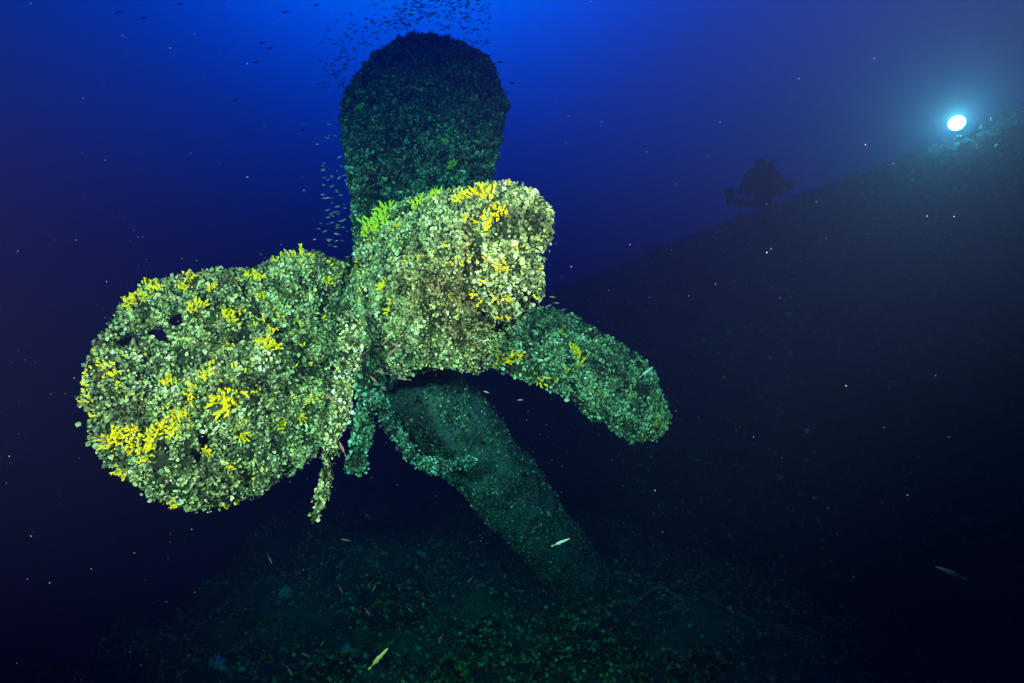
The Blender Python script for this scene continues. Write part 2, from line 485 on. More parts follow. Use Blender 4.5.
# blade pointing up
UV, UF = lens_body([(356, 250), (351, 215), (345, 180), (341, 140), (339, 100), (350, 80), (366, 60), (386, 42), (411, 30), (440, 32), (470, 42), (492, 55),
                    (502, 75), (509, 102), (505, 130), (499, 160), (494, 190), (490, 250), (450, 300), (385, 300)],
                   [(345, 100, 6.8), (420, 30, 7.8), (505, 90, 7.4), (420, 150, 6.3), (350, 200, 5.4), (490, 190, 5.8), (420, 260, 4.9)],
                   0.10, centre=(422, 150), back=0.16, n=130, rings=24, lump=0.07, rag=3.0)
b_up = prop_part('blade', UV, UF, 4000, size=(0.014, 0.034), patch=lambda P, c: c * np.array((0.55, 0.8, 0.95)), probs=(3, 1, 6, .6, 6, 4, 3, 1))  # growth colour dimmed and blued to stand in for light lost over distance
b_up['label'] = 'dark upright blade fading into the blue'
# blade to the lower right
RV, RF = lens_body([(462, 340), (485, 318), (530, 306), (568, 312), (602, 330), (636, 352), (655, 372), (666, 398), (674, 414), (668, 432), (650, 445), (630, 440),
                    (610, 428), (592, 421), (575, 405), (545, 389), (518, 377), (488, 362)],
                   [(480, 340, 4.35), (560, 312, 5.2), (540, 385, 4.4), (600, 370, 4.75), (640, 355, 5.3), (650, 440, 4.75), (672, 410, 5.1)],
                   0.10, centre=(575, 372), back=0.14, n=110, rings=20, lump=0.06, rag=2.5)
b_right = prop_part('blade', RV, RF, 7000, size=(0.012, 0.027), patch=lambda P, c: c * np.array((0.62, 0.85, 1.0)), probs=(4, 3.5, 4, 1.6, 3, 4, 1, 1))  # teal multiplier paints dimmer, water-filtered light into this blade's growth
b_right['label'] = 'narrow teal blade pointing to the lower right'
# hub boss
CV, CF = lens_body([(356, 300), (352, 262), (358, 232), (376, 214), (402, 200), (440, 192), (480, 195), (510, 215), (530, 250), (536, 288), (520, 320), (500, 345),
                    (484, 372), (462, 370), (438, 368), (415, 374), (392, 376), (372, 362), (362, 340)],
                   [(360, 300, 4.5), (380, 220, 4.7), (440, 195, 4.5), (445, 290, 4.15), (520, 250, 4.1), (480, 370, 4.2), (400, 380, 4.4)],
                   0.48, centre=(445, 290), back=0.55, n=120, rings=26, lump=0.10, rag=3.0)
b_hub = prop_part('hub', CV, CF, 9500, size=(0.011, 0.025), patch=brown_patch(447, 285, 3.7, 0.50))
# blade coming towards the viewer
FV, FF = lens_body([(420, 225), (440, 192), (470, 186), (500, 181), (528, 187), (546, 203), (553, 224), (550, 243), (540, 256), (542, 285), (534, 305), (505, 320),
                    (470, 300), (435, 262)],
                   [(430, 220, 3.95), (500, 183, 3.55), (552, 225, 3.4), (500, 250, 3.45), (520, 310, 3.75), (450, 270, 3.75)],
                   0.14, centre=(496, 243), back=0.3, n=100, rings=20, lump=0.07, rag=3.0)
b_front = prop_part('blade', FV, FF, 8500, size=(0.012, 0.028), patch=brown_patch(450, 290, 3.55, 0.36), probs=(5, 6, 2, 3.5, 1, 2.5, .5, .6))
b_front['label'] = 'pale foreshortened blade coming towards the viewer'
# shaft running back to the lower right
s0 = at(408, 372, 5.3); s1 = at(594, 592, 9.6)
SV, SF = tube_body([s0.lerp(s1, t) for t in (0, .2, .4, .6, .8, 1.0, 1.12)], [0.36, 0.42, 0.42, 0.41, 0.40, 0.38, 0.36], n=40, sub=8, lump=0.08, freq=2.2)
shaft = prop_part('shaft', SV, SF, 1700, mat=M_SHAFT, size=(0.011, 0.024), top_share=0.25, probs=(2, .5, 5, .3, 7, 4, 4, 1), patch=lambda P, c: c * np.array((0.8, 1.15, 1.5)))  # blue-green multiplier puts the far water's cast into the growth colour

L_SP = [(138, 302, 1.2), (128, 305, .8), (150, 300, .9), (160, 291, 1), (148, 288, 1), (187, 288, 1.1), (195, 272, 1.4), (205, 268, 1.2), (186, 276, 1.0), (300, 256, 1.5), (308, 257, 1), (256, 281, 1.5), (345, 258, .8),
        (196, 311, 1.3), (230, 319, 1.7), (240, 316, .9), (222, 315, .9), (268, 335, 1.1), (268, 350, 1.4), (262, 345, .8), (324, 282, .8), (228, 343, .7), (216, 290, .7), (262, 300, .8),
        (170, 384, 1.4), (171, 378, .9), (197, 390, 1.3), (190, 398, .7), (227, 396, 1.8), (232, 404, .9), (210, 381, 1.0), (243, 405, .7), (266, 400, .7), (114, 440, 1.4), (122, 436, 1.3), (128, 430, 1), (138, 432, 1), (149, 438, 1.2), (158, 430, 1.1),
        (156, 443, 1.3), (167, 437, 1.2), (175, 422, 1.4), (181, 430, 1), (174, 412, .9), (186, 417, 1.0), (140, 448, .9), (131, 478, 1.4), (128, 470, 1.1), (135, 484, .8), (146, 458, .8), (241, 435, .8), (243, 423, .9),
        (178, 500, .8), (255, 496, .8), (318, 398, 1.0), (309, 400, .8), (297, 417, 1.0), (276, 428, .8), (275, 420, .8), (225, 470, .7), (258, 470, .7), (90, 427, .8), (203, 452, .7)]
put_sponges(L_SP, LV, LF, b_left, SPONGES, 0.060)
put_sponges([(386, 285, 1.3), (391, 313, .9), (394, 302, .8), (393, 232, .9), (402, 228, .9), (438, 193, 1.2), (448, 196, 1.5), (440, 214, 1.2), (452, 224, 1.0), (453, 229, 1), (436, 225, .7), (462, 260, .7)], CV, CF, b_hub, SPONGES, 0.048)
put_sponges([(466, 200, 1.6), (474, 197, 1.4), (487, 194, 1.7), (484, 200, 1), (487, 220, 1.3), (489, 228, 1.0), (500, 217, 1.3), (470, 220, .8), (508, 267, .9), (500, 270, .8), (506, 298, .8), (520, 183, .7)], FV, FF, b_front, SPONGES, 0.046)
put_sponges([(486, 341, 1.3), (491, 347, 1.5), (497, 354, 1.5), (505, 359, 1.4), (516, 356, 1), (574, 353, 1.3), (577, 362, 1.2), (540, 380, 1.2), (541, 387, 1.1), (560, 335, 1.0)], RV, RF, b_right, SPONGES)
put_sponges([(452, 169, 1.5), (447, 145, 1.3), (478, 146, .9), (360, 110, .9)], UV, UF, b_up, SPONGES_G)
put_sponges([(380, 222, 1.6), (373, 226, 1.5), (388, 216, 1.6), (384, 228, 1.3), (368, 236, 1.2), (420, 207, 1.2), (434, 201, 1.3), (446, 199, 1.2)], CV, CF, b_hub, SPONGES_G, 0.075)

def tiny_tufts(V, Fc, parent, n, cond):
    """the many thumbnail-sized tufts nobody could count, one object per blade"""
    P, N = sample_surface(V, Fc, n * 8)
    bx = [(p, q) for p, q in zip(P, N) if q[1] < -0.2 and cond(p)][:n]
    rg = random.Random(3); VV = []; FF_ = []
    for p, q in bx:
        p = Vector(p); q = (Vector(q) + Vector((0, 0, .3))).normalized(); u = q.orthogonal().normalized(); v = q.cross(u)
        for _ in range(rg.randint(2, 6)):
            c = p + u * rg.gauss(0, .016) + v * rg.gauss(0, .016) + q * 0.015
            d = (q + u * rg.uniform(-.6, .6) + v * rg.uniform(-.6, .6)).normalized(); a = d.orthogonal().normalized(); b = d.cross(a)
            L_ = rg.uniform(.016, .034); r_ = rg.uniform(.004, .007); b0 = len(VV)
            for f, rr in ((0, 1), (.6, 1.1), (1, .5)):
                for k in range(5):
                    t = 6.283 * k / 5; VV.append(c + d * L_ * f + (a * math.cos(t) + b * math.sin(t)) * r_ * rr)
            for i in range(2):
                for k in range(5): FF_.append((b0 + i * 5 + k, b0 + i * 5 + (k + 1) % 5, b0 + i * 5 + 5 + (k + 1) % 5, b0 + i * 5 + 5 + k))
            FF_.append(tuple(b0 + 10 + k for k in range(5)))
    o = link('yellow_sponge_tufts', mesh_from('yellow_sponge_tufts', VV, FF_, M_SPONGE), parent); o['kind'] = 'stuff'
def patchy(sc, th, off=0.0):
    return lambda p: noise.noise(Vector((p[0] * sc, p[1] * sc, p[2] * sc + off))) > th
tiny_tufts(LV, LF, b_left, 80, patchy(2.6, 0.16))
tiny_tufts(CV, CF, b_hub, 30, patchy(3, 0.15, 4))
tiny_tufts(FV, FF, b_front, 26, patchy(3, 0.0, 2))
tiny_tufts(RV, RF, b_right, 16, patchy(3, 0.1, 6))

# ------------------------------------------------------------------ overgrown lines hanging from the hub
def rope(label, path, radii, density, size, probs=(5, 4, 3, 2, 1.5, 3, .5, .8), tint=(1, 1, 1)):
    V, Fc = tube_body(path, radii, n=14, sub=8, lump=0.035, freq=9)
    o = link('hanging_rope', mesh_from('hanging_rope', V, Fc, M_CRUST))
    tag(o, label, 'rope', 'overgrown ropes hanging under the hub')
    g = crust('encrusting_growth', V, Fc, o, density, size, probs, front=1.5, patch=lambda P, c: c * np.array(tint))
    return o
rope('longest overgrown rope, pale and hanging straight down beside the left blade',
     [at(352, 318, 3.9), at(351, 345, 3.75), at(345, 380, 3.7), at(339, 415, 3.65), at(330, 450, 3.65), at(325, 485, 3.65), at(313, 520, 3.6)],
     [0.038, 0.042, 0.036, 0.028, 0.018, 0.011, 0.002], 13000, (0.010, 0.024), (5, 7, 1, 4, .6, 2, .3, .5))
rope('short thick teal stub of rope between the two longer ropes',
     [at(374, 350, 4.3), at(370, 385, 4.4), at(365, 420, 4.5), at(358, 450, 4.5), at(356, 470, 4.5)], [0.07, 0.07, 0.06, 0.05, 0.03], 6500, (0.013, 0.030), (3, 2, 4, 1, 3, 6, .5, .5), (0.5, 0.95, 1.3))
rope('teal rope curling in a hook under the hub',
     [at(374, 392, 4.4), at(383, 412, 4.45), at(397, 435, 4.5), at(413, 456, 4.6), at(430, 465, 4.75), at(450, 466, 5.0), at(474, 461, 5.3)],
     [0.016, 0.026, 0.032, 0.034, 0.028, 0.022, 0.012], 9000, (0.013, 0.028), (3, 3, 2, 2, 1, 8, .2, .2), (0.45, 1.0, 1.5))

# ------------------------------------------------------------------ growth and litter on the seabed
def bed_growth():
    n = 90000
    x = RNG.uniform(-5.6, 7.5, n); y = 5.6 + RNG.random(n) ** 1.3 * 9.0
    m = np.array([noise.noise(Vector((a * 1.3, b * 1.3, 4.))) for a, b in zip(x, y)])
    k = RNG.random(n) < np.clip(0.62 + 0.9 * m, 0.28, 1); x = x[k]; y = y[k]
    z = np.array([bed_h(a, b) for a, b in zip(x, y)])
    P = np.stack([x, y, z], 1); N = np.tile(np.array((0, 0, 1.0)), (len(P), 1)) + RNG.normal(0, .25, (len(P), 3)); N /= np.linalg.norm(N, axis=1)[:, None]
    s = RNG.uniform(0.016, 0.06, len(P))
    c = colours(P, (4, .6, 5, .15, 6, 4, 2, 1)) * 0.8
    v, t, cc = flakes(P, N, s, c, (0.5, 1.5))
    o = link('seabed_growth', mesh_tris('seabed_growth', v, t, M_GROW, cc)); tag(o, 'low dark leafy growth carpeting the seabed', 'seabed growth', kind='stuff')
bed_growth()

def clump(name, px, py, Y, r, mat, label, cat, group=None, h=0.6, density=1500, probs=(4, 2, 4, .6, 4, 4, 1, 1), tint=(1, 1, 1)):
    p = at(px, py, Y); p.z = bed_h(p.x, p.y)
    V = []; Fc = []; n = 26; rg = 10
    sd = random.uniform(0, 50)
    for i in range(rg + 1):
        a = math.pi * 0.5 * i / rg
        for k in range(n):
            b = 2 * math.pi * k / n
            d = Vector((math.cos(b) * math.cos(a - .25), math.sin(b) * math.cos(a - .25), math.sin(a - .25) * h))
            q = d * r; q *= 1 + 0.95 * noise.fractal(Vector((q.x / r * 1.6 + sd, q.y / r * 1.6, q.z / r * 1.6)), 1, 2, 3)
            V.append(q)
    for i in range(rg):
        for k in range(n): Fc.append((i * n + k, i * n + (k + 1) % n, (i + 1) * n + (k + 1) % n, (i + 1) * n + k))
    Fc.append(tuple(rg * n + k for k in range(n)))
    V = [v + p for v in V]
    V2 = [v - p for v in V]
    o = link(name, mesh_from(name, V2, Fc, mat)); o.location = p
    tag(o, label, cat, group)
    g = crust('encrusting_growth', V, Fc[:-1], None, density * 0.7, (0.014, 0.045), probs, front=1.2, patch=lambda P, c: c * np.array(tint) * 0.75)
    g.parent = o; g.matrix_parent_inverse = Matrix.Translation(-p)
    return o
clump('rock', 455, 668, 6.6, 0.34, M_CRUST, 'yellow-green crusted rock at the bottom edge below the hooked rope', 'rock', 'crusted rocks on the seabed', 0.7, 2200, tint=(1.0, 1.2, .35))
clump('rock', 545, 665, 6.7, 0.22, M_CRUST, 'small blue-grey rock on the seabed right of the yellow-green rock', 'rock', 'crusted rocks on the seabed', .6, 1800, (3, 4, 2, 2, 1, 5, 0, 0))
clump('rock', 478, 630, 7.6, 0.30, M_CRUST, 'rounded pale teal rock just behind the yellow-green rock', 'rock', 'crusted rocks on the seabed', .6, 1600, (3, 2, 3, 1, 2, 6, 0, 0))
clump('rock', 590, 655, 7.0, 0.40, M_CRUST, 'broad dark rock below the foot of the shaft', 'rock', 'crusted rocks on the seabed', .5, 1400)
clump('rock', 700, 668, 6.7, 0.36, M_CRUST, 'dark green rock at the bottom edge, furthest right of the rocks', 'rock', 'crusted rocks on the seabed', .6, 1400)
clump('rock', 395, 600, 8.4, 0.45, M_CRUST, 'large dark rock on the seabed behind the long slim fish', 'rock', 'crusted rocks on the seabed', .5, 1200)
clump('rock', 330, 665, 6.8, 0.30, M_CRUST, 'low dark rock just left of the long slim fish', 'rock', 'crusted rocks on the seabed', .5, 1400)
clump('blue_sponge', 287, 600, 8.6, 0.10, M_BLUE, 'pale blue lump of sponge on the dark seabed, highest of the blue ones', 'sponge', 'blue sponges on the seabed', .8, 500, (2, 4, 1, 3, 0, 4, 0, 0), (.5, .9, 1))
clump('blue_sponge', 347, 628, 7.6, 0.08, M_BLUE, 'small pale blue sponge above the long slim fish', 'sponge', 'blue sponges on the seabed', .8, 500, (2, 4, 1, 3, 0, 4, 0, 0), (.5, .9, 1))
clump('blue_sponge', 216, 668, 6.7, 0.10, M_BLUE, 'pale blue sponge at the bottom edge, furthest left on the seabed', 'sponge', 'blue sponges on the seabed', .9, 500, (2, 4, 1, 3, 0, 4, 0, 0), (.5, .9, 1))
clump('blue_sponge', 420, 562, 9.8, 0.09, M_BLUE, 'faint blue sponge on the seabed left of the shaft', 'sponge', 'blue sponges on the seabed', .8, 500, (2, 4, 1, 3, 0, 4, 0, 0), (.5, .9, 1))

def bedpt(px, py, Y, dz=0.03):
    p = at(px, py, Y); return Vector((p.x, p.y, bed_h(p.x, p.y) + dz))
V, Fc = tube_body([bedpt(618 + 9.5 * k, 612 + 2.4 * k, 8.9 - 0.075 * k, 0.015) for k in range(19)],
                  [0.018] * 19, n=8, sub=2, lump=0.02, freq=6)
o = link('loose_rope', mesh_from('loose_rope', V, Fc, M_ROPE)); tag(o, 'thin weedy rope lying on the seabed near the foot of the shaft', 'rope')

# ------------------------------------------------------------------ fish
def fish_mesh(name, mat, L=1.0, H=0.26, Wd=0.13, tail=0.18, fork=True):
    V = []; Fc = []; n = 10; S = 12
    for i in range(S + 1):
        f = i / S; x = (f - 0.5) * L
        pr = math.sin(math.pi * min(1, f * 1.02 + 0.02) ** 0.75) ** 0.8 if f < 0.98 else 0.12
        pr = max(pr, 0.13 if f > .5 else 0.05)
        for k in range(n):
            a = 2 * math.pi * k / n
            V.append(Vector((x, math.sin(a) * Wd * .5 * pr * L, math.cos(a) * H * .5 * pr * L)))
    for i in range(S):
        for k in range(n): Fc.append((i * n + k, (i + 1) * n + k, (i + 1) * n + (k + 1) % n, i * n + (k + 1) % n))
    Fc.append(tuple(range(n))); Fc.append(tuple(S * n + n - 1 - k for k in range(n)))
    def fin(pts, th=0.008):
        b = len(V); m = len(pts)
        for s in (-1, 1):
            for p in pts: V.append(Vector((p[0] * L, s * th * L + p[1] * L, p[2] * L)))
        Fc.append(tuple(range(b, b + m))); Fc.append(tuple(range(b + 2 * m - 1, b + m - 1, -1)))
        for k in range(m): Fc.append((b + k, b + m + k, b + m + (k + 1) % m, b + (k + 1) % m))
    if fork: fin([(0.46, 0, 0.02), (0.5 + tail, 0, H * .55), (0.5 + tail * .55, 0, 0), (0.5 + tail, 0, -H * .55), (0.46, 0, -0.02)])
    else: fin([(0.46, 0, 0.03), (0.5 + tail, 0, H * .38), (0.5 + tail * 1.05, 0, 0), (0.5 + tail, 0, -H * .38), (0.46, 0, -0.03)])
    fin([(-0.15, 0, H * .42), (0.0, 0, H * .72), (0.28, 0, H * .55), (0.32, 0, H * .2)])
    fin([(0.02, 0, -H * .40), (0.12, 0, -H * .68), (0.30, 0, -H * .42), (0.3, 0, -H * .15)])
    for s in (-1, 1):
        b = len(V)
        for p in ((-0.2, s * Wd * .42, -0.02), (-0.08, s * Wd * 1.0, -0.06), (-0.04, s * Wd * .7, -0.1)): V.append(Vector(p) * L)
        V.append(Vector((-0.17, s * Wd * .38, -0.05)) * L)
        Fc.append((b, b + 1, b + 2, b + 3))
    return mesh_from(name, V, Fc, mat)

DARK = fish_mesh('dark_fish', M_FISHD); PALE = fish_mesh('pale_fish', M_FISHP, H=0.24); BROWN = fish_mesh('brown_fish', M_FISHB, H=0.17, fork=False)
def orient(o, direction, roll=0):
    o.rotation_euler = Vector(direction).normalized().to_track_quat('-X', 'Z').to_euler()
def one_fish(name, me, p, L, d, label, group, cat='fish'):
    o = link(name, me); o.location = p; o.scale = (L, L, L); orient(o, d)
    tag(o, label, cat, group); return o
rf = random.Random(9)
spots = []
while len(spots) < 440:
    r = rf.random()
    if r < 0.62:      # arc over the upper left shoulder of the upright blade
        t = rf.random(); x = 336 + 100 * t + rf.gauss(0, 11); y = 80 - 78 * t ** .8 + rf.gauss(0, 14) - 6
    elif r < 0.85: x = rf.uniform(395, 470); y = rf.uniform(-2, 30)
    elif r < 0.95: x = rf.uniform(462, 490); y = rf.uniform(0, 45)
    else: x = rf.uniform(318, 350); y = rf.uniform(20, 90)
    # stay clear of the blade itself
    top = 30 + ((x - 422) / 84) ** 2 * 50
    if y > top - 3 and x > 345: continue
    if y < -4: continue
    spots.append((x, y))
far = []
for i, (x, y) in enumerate(spots):
    Y = rf.uniform(6.0, 8.2)
    if i >= 185: far.append((x, y)); continue
    one_fish('small_fish', DARK, at(x, y, Y), rf.uniform(0.034, 0.054) * Y / 7, (rf.choice((-1, -1, 1)) * rf.uniform(.5, 1), rf.uniform(-.5, .5), rf.uniform(-.7, .3)),
             'tiny dark fish in the dense school over the upright blade', 'dark fish schooling over the upright blade')
FV_ = []; FF2 = []       # the rest of the swarm, beyond the three hundred that show largest
dv = [v.co.copy() for v in DARK.vertices]; df = [tuple(p.vertices) for p in DARK.polygons]
for (x, y) in far:
    Y = rf.uniform(8.3, 9.5); L_ = rf.uniform(.036, .058)
    Rm = Vector((rf.choice((-1, 1)), rf.uniform(-.5, .5), rf.uniform(-.7, .3))).to_track_quat('-X', 'Z').to_matrix()
    c = at(x, y, Y); b0 = len(FV_)
    FV_ += [Rm @ v * L_ + c for v in dv]; FF2 += [tuple(b0 + k for k in f) for f in df]
o = link('fish_swarm', mesh_from('fish_swarm', FV_, FF2, M_FISHD)); tag(o, 'hazy far part of the dark fish swarm above the upright blade', 'fish swarm', kind='stuff')
for (x, y, Y) in ((500, 62, 6.4), (507, 92, 6.3), (512, 83, 6.6)):
    one_fish('small_fish', DARK, at(x, y, Y), 0.07, (-1, 0, .1), 'tiny dark fish close to the right edge of the upright blade', 'dark fish right of the upright blade')
for _ in range(62):
    y = 120 + 128 * rf.random() ** 0.6; x = 334 - 6 * rf.random() + rf.gauss(0, 7)
    if x > 345: x = 690 - x
    Y = rf.uniform(4.6, 5.8)
    one_fish('small_fish', PALE, at(x, y, Y), rf.uniform(0.024, 0.046), (rf.choice((-1, 1)), rf.uniform(-.6, .6), rf.uniform(-.8, .5)),
             'tiny pale glinting fish in the column left of the upright blade', 'pale fish beside the upright blade')
for (x, y, Y, a) in ((544, 258, 3.9, .5), (552, 297, 4.1, .2), (556, 303, 4.2, .1), (548, 306, 4.0, -.4), (563, 310, 4.4, -.2), (520, 400, 4.6, -.1), (486, 392, 4.3, .3)):
    one_fish('small_fish', PALE, at(x, y, Y), 0.042, (-1, .3, a), 'small pale fish drifting round the root of the lower right blade', 'pale fish near the lower right blade')
for (x, y, Y, a) in ((386, 341, 3.75, -1.0), (392, 352, 3.7, -.9), (373, 379, 3.9, .9), (403, 379, 3.9, .1), (397, 367, 3.85, .2), (342, 448, 3.45, 2.0), (362, 355, 3.8, -.8), (380, 372, 3.85, .2), (395, 345, 3.7, .7), (330, 398, 3.4, 0.8)):
    one_fish('small_fish', BROWN, at(x, y, Y), 0.085, (-1, .2, a), 'small slim brown fish hovering in front of the crevice beside the ropes', 'brown fish round the ropes')
for (x, y, Y) in ((368, 613, 4.6), (341, 590, 5), (322, 644, 4.4), (398, 655, 4.8), (305, 655, 4.4), (290, 672, 4.2), (345, 540, 4.6), (410, 610, 5.2), (470, 580, 5.4), (270, 560, 4.6), (374, 588, 5.0), (440, 640, 4.6)):
    one_fish('small_fish', BROWN, at(x, y, Y), 0.075, (rf.choice((-1, -1, 1)), rf.uniform(-.8, .8), rf.uniform(-2.4, .6)), 'small slim brown fish swimming low over the dark seabed', 'brown fish over the seabed')
for (x, y) in ((118, 12), (143, 18), (180, 4), (262, 43), (270, 48), (256, 62), (303, 130), (316, 5), (285, 12), (235, 100)):
    one_fish('small_fish', DARK, at(x, y, 9), 0.09, (-1, 0, -.3), 'lone dark fish scattered in the open blue water at the upper left', 'scattered dark fish at the upper left')
WR = fish_mesh('wrasse', M_FISHP, H=0.125, Wd=0.10, tail=0.09, fork=False)
def wrasse(p, q, label, Y, mat):
    a = at(*p, Y); b = at(*q, Y); me = WR.copy(); me.materials.clear(); me.materials.append(mat)
    root = link('slim_fish', me); root.location = (a + b) / 2; L = (a - b).length / 1.12; root.scale = (L,) * 3
    orient(root, a - b); tag(root, label, 'fish', 'slim striped fish')
    st = []; f2 = []
    # dark eye on each side
    for s in (-1, 1):
        bm = bmesh.new(); bmesh.ops.create_uvsphere(bm, u_segments=8, v_segments=6, radius=0.012)
        bmesh.ops.translate(bm, vec=(-0.37, s * 0.030, 0.013), verts=bm.verts)
        m2 = bpy.data.meshes.new('eye'); bm.to_mesh(m2); bm.free(); m2.materials.append(M_RUB); link('eye', m2, root)
M_WG = mat_plain('green_gold_fish', (0.55, 0.60, 0.20), 0.4, 0.5, 0.35, 14)
M_WB = mat_plain('silver_green_fish', (0.62, 0.75, 0.60), 0.4, 0.5, 0.35, 14)
wrasse((389, 647), (369, 669), 'long slim yellow-green fish slanting over the seabed at the bottom', 3.6, M_WG)
wrasse((934, 566), (966, 579), 'slim silvery green fish swimming alone in front of the dark hull', 3.6, M_WB)
wrasse((571, 538), (552, 546), 'slim pale fish passing just above the foot of the shaft', 4.3, M_WB)
wrasse((654, 366), (640, 377), 'slim pale fish lying against the tip of the lower right blade', 4.75, M_WB)

# ------------------------------------------------------------------ drifting particles
def snow():
    n = 8000
    Y = 1.4 + 7.5 * RNG.random(n) ** 0.7 ; px = RNG.uniform(-150, 1174, n); py = RNG.uniform(-100, 783, n)
    s = RNG.uniform(0.0004, 0.0012, n) * (0.6 + Y * 0.42) * RNG.choice([.7, 1, 1.8], n, p=[.6, .35, .05])
    P = np.stack([(px - 512) / F * Y, Y, CAMZ - (py - 341.5) / F * Y], 1)
    o = np.array([(1, 0, 0), (-1, 0, 0), (0, 1, 0), (0, -1, 0), (0, 0, 1), (0, 0, -1)], float)
    st = RNG.uniform(0.5, 1.6, (n, 1, 3))
    V = P[:, None] + o[None] * s[:, None, None] * st
    T = np.array([(0, 2, 4), (2, 1, 4), (1, 3, 4), (3, 0, 4), (2, 0, 5), (1, 2, 5), (3, 1, 5), (0, 3, 5)])
    T = (T[None] + (np.arange(n) * 6)[:, None, None]).reshape(-1, 3)
    m = mat_plain('particle', (0.22, 0.26, 0.32), 0.8, 0.2, 0.3, 4)
    ob = link('drifting_particles', mesh_tris('drifting_particles', V.reshape(-1, 3), T, m)); tag(ob, 'pale specks drifting in the water', 'particles', kind='stuff')
snow()

# ------------------------------------------------------------------ diver beyond the hull's crest
def skin_body(name, joints, edges, mat, levels=2, parent=None):
    me = bpy.data.meshes.new(name); me.from_pydata([j[0] for j in joints], edges, [])
    o = bpy.data.objects.new(name, me); COL.objects.link(o)
    sk = o.modifiers.new('skin', 'SKIN'); sk.use_smooth_shade = True
    for i, j in enumerate(joints):
        sv = me.skin_vertices[0].data[i]; sv.radius = j[1] if isinstance(j[1], tuple) else (j[1], j[1]); sv.use_root = (i == 0)
    ss = o.modifiers.new('sub', 'SUBSURF'); ss.levels = levels; ss.render_levels = levels
    dg = bpy.context.evaluated_depsgraph_get(); dg.update()
    ev = bpy.data.meshes.new_from_object(o.evaluated_get(dg)); ev.name = name
    bpy.data.objects.remove(o)
    ev.materials.clear(); ev.materials.append(mat)
    ev.polygons.foreach_set('use_smooth', [True] * len(ev.polygons))
    return link(name, ev, parent)

def lathe(name, prof, mat, parent, M=Matrix.Identity(4), n=24):
    V = []; Fc = []
    for (r, z) in prof:
        for k in range(n):
            a = 2 * math.pi * k / n; V.append(M @ Vector((r * math.cos(a), r * math.sin(a), z)))
    for i in range(len(prof) - 1):
        for k in range(n): Fc.append((i * n + k, i * n + (k + 1) % n, (i + 1) * n + (k + 1) % n, (i + 1) * n + k))
    Fc.append(tuple(range(n))[::-1]); Fc.append(tuple((len(prof) - 1) * n + k for k in range(n)))
    return link(name, mesh_from(name, V, Fc, mat), parent)

def capsule_between(name, a, b, r, mat, parent, r2=None):
    a = Vector(a); b = Vector(b); L = (b - a).length; r2 = r if r2 is None else r2
    M = Matrix.Translation(a) @ (b - a).to_track_quat('Z', 'Y').to_matrix().to_4x4()
    return lathe(name, [(r * .3, -r * .5), (r * .8, -r * .2), (r, 0), (r2, L), (r2 * .8, L + r2 * .25), (r2 * .3, L + r2 * .5)], mat, parent, M, 16)

def poly_slab(name, pts, th, mat, parent, M):
    V = []; m = len(pts)
    for s in (-.5, .5):
        for p in pts: V.append(M @ Vector((p[0], p[1], s * th)))
    Fc = [tuple(range(m))[::-1], tuple(range(m, 2 * m))] + [(k, (k + 1) % m, m + (k + 1) % m, m + k) for k in range(m)]
    return link(name, mesh_from(name, V, Fc, mat, False), parent)

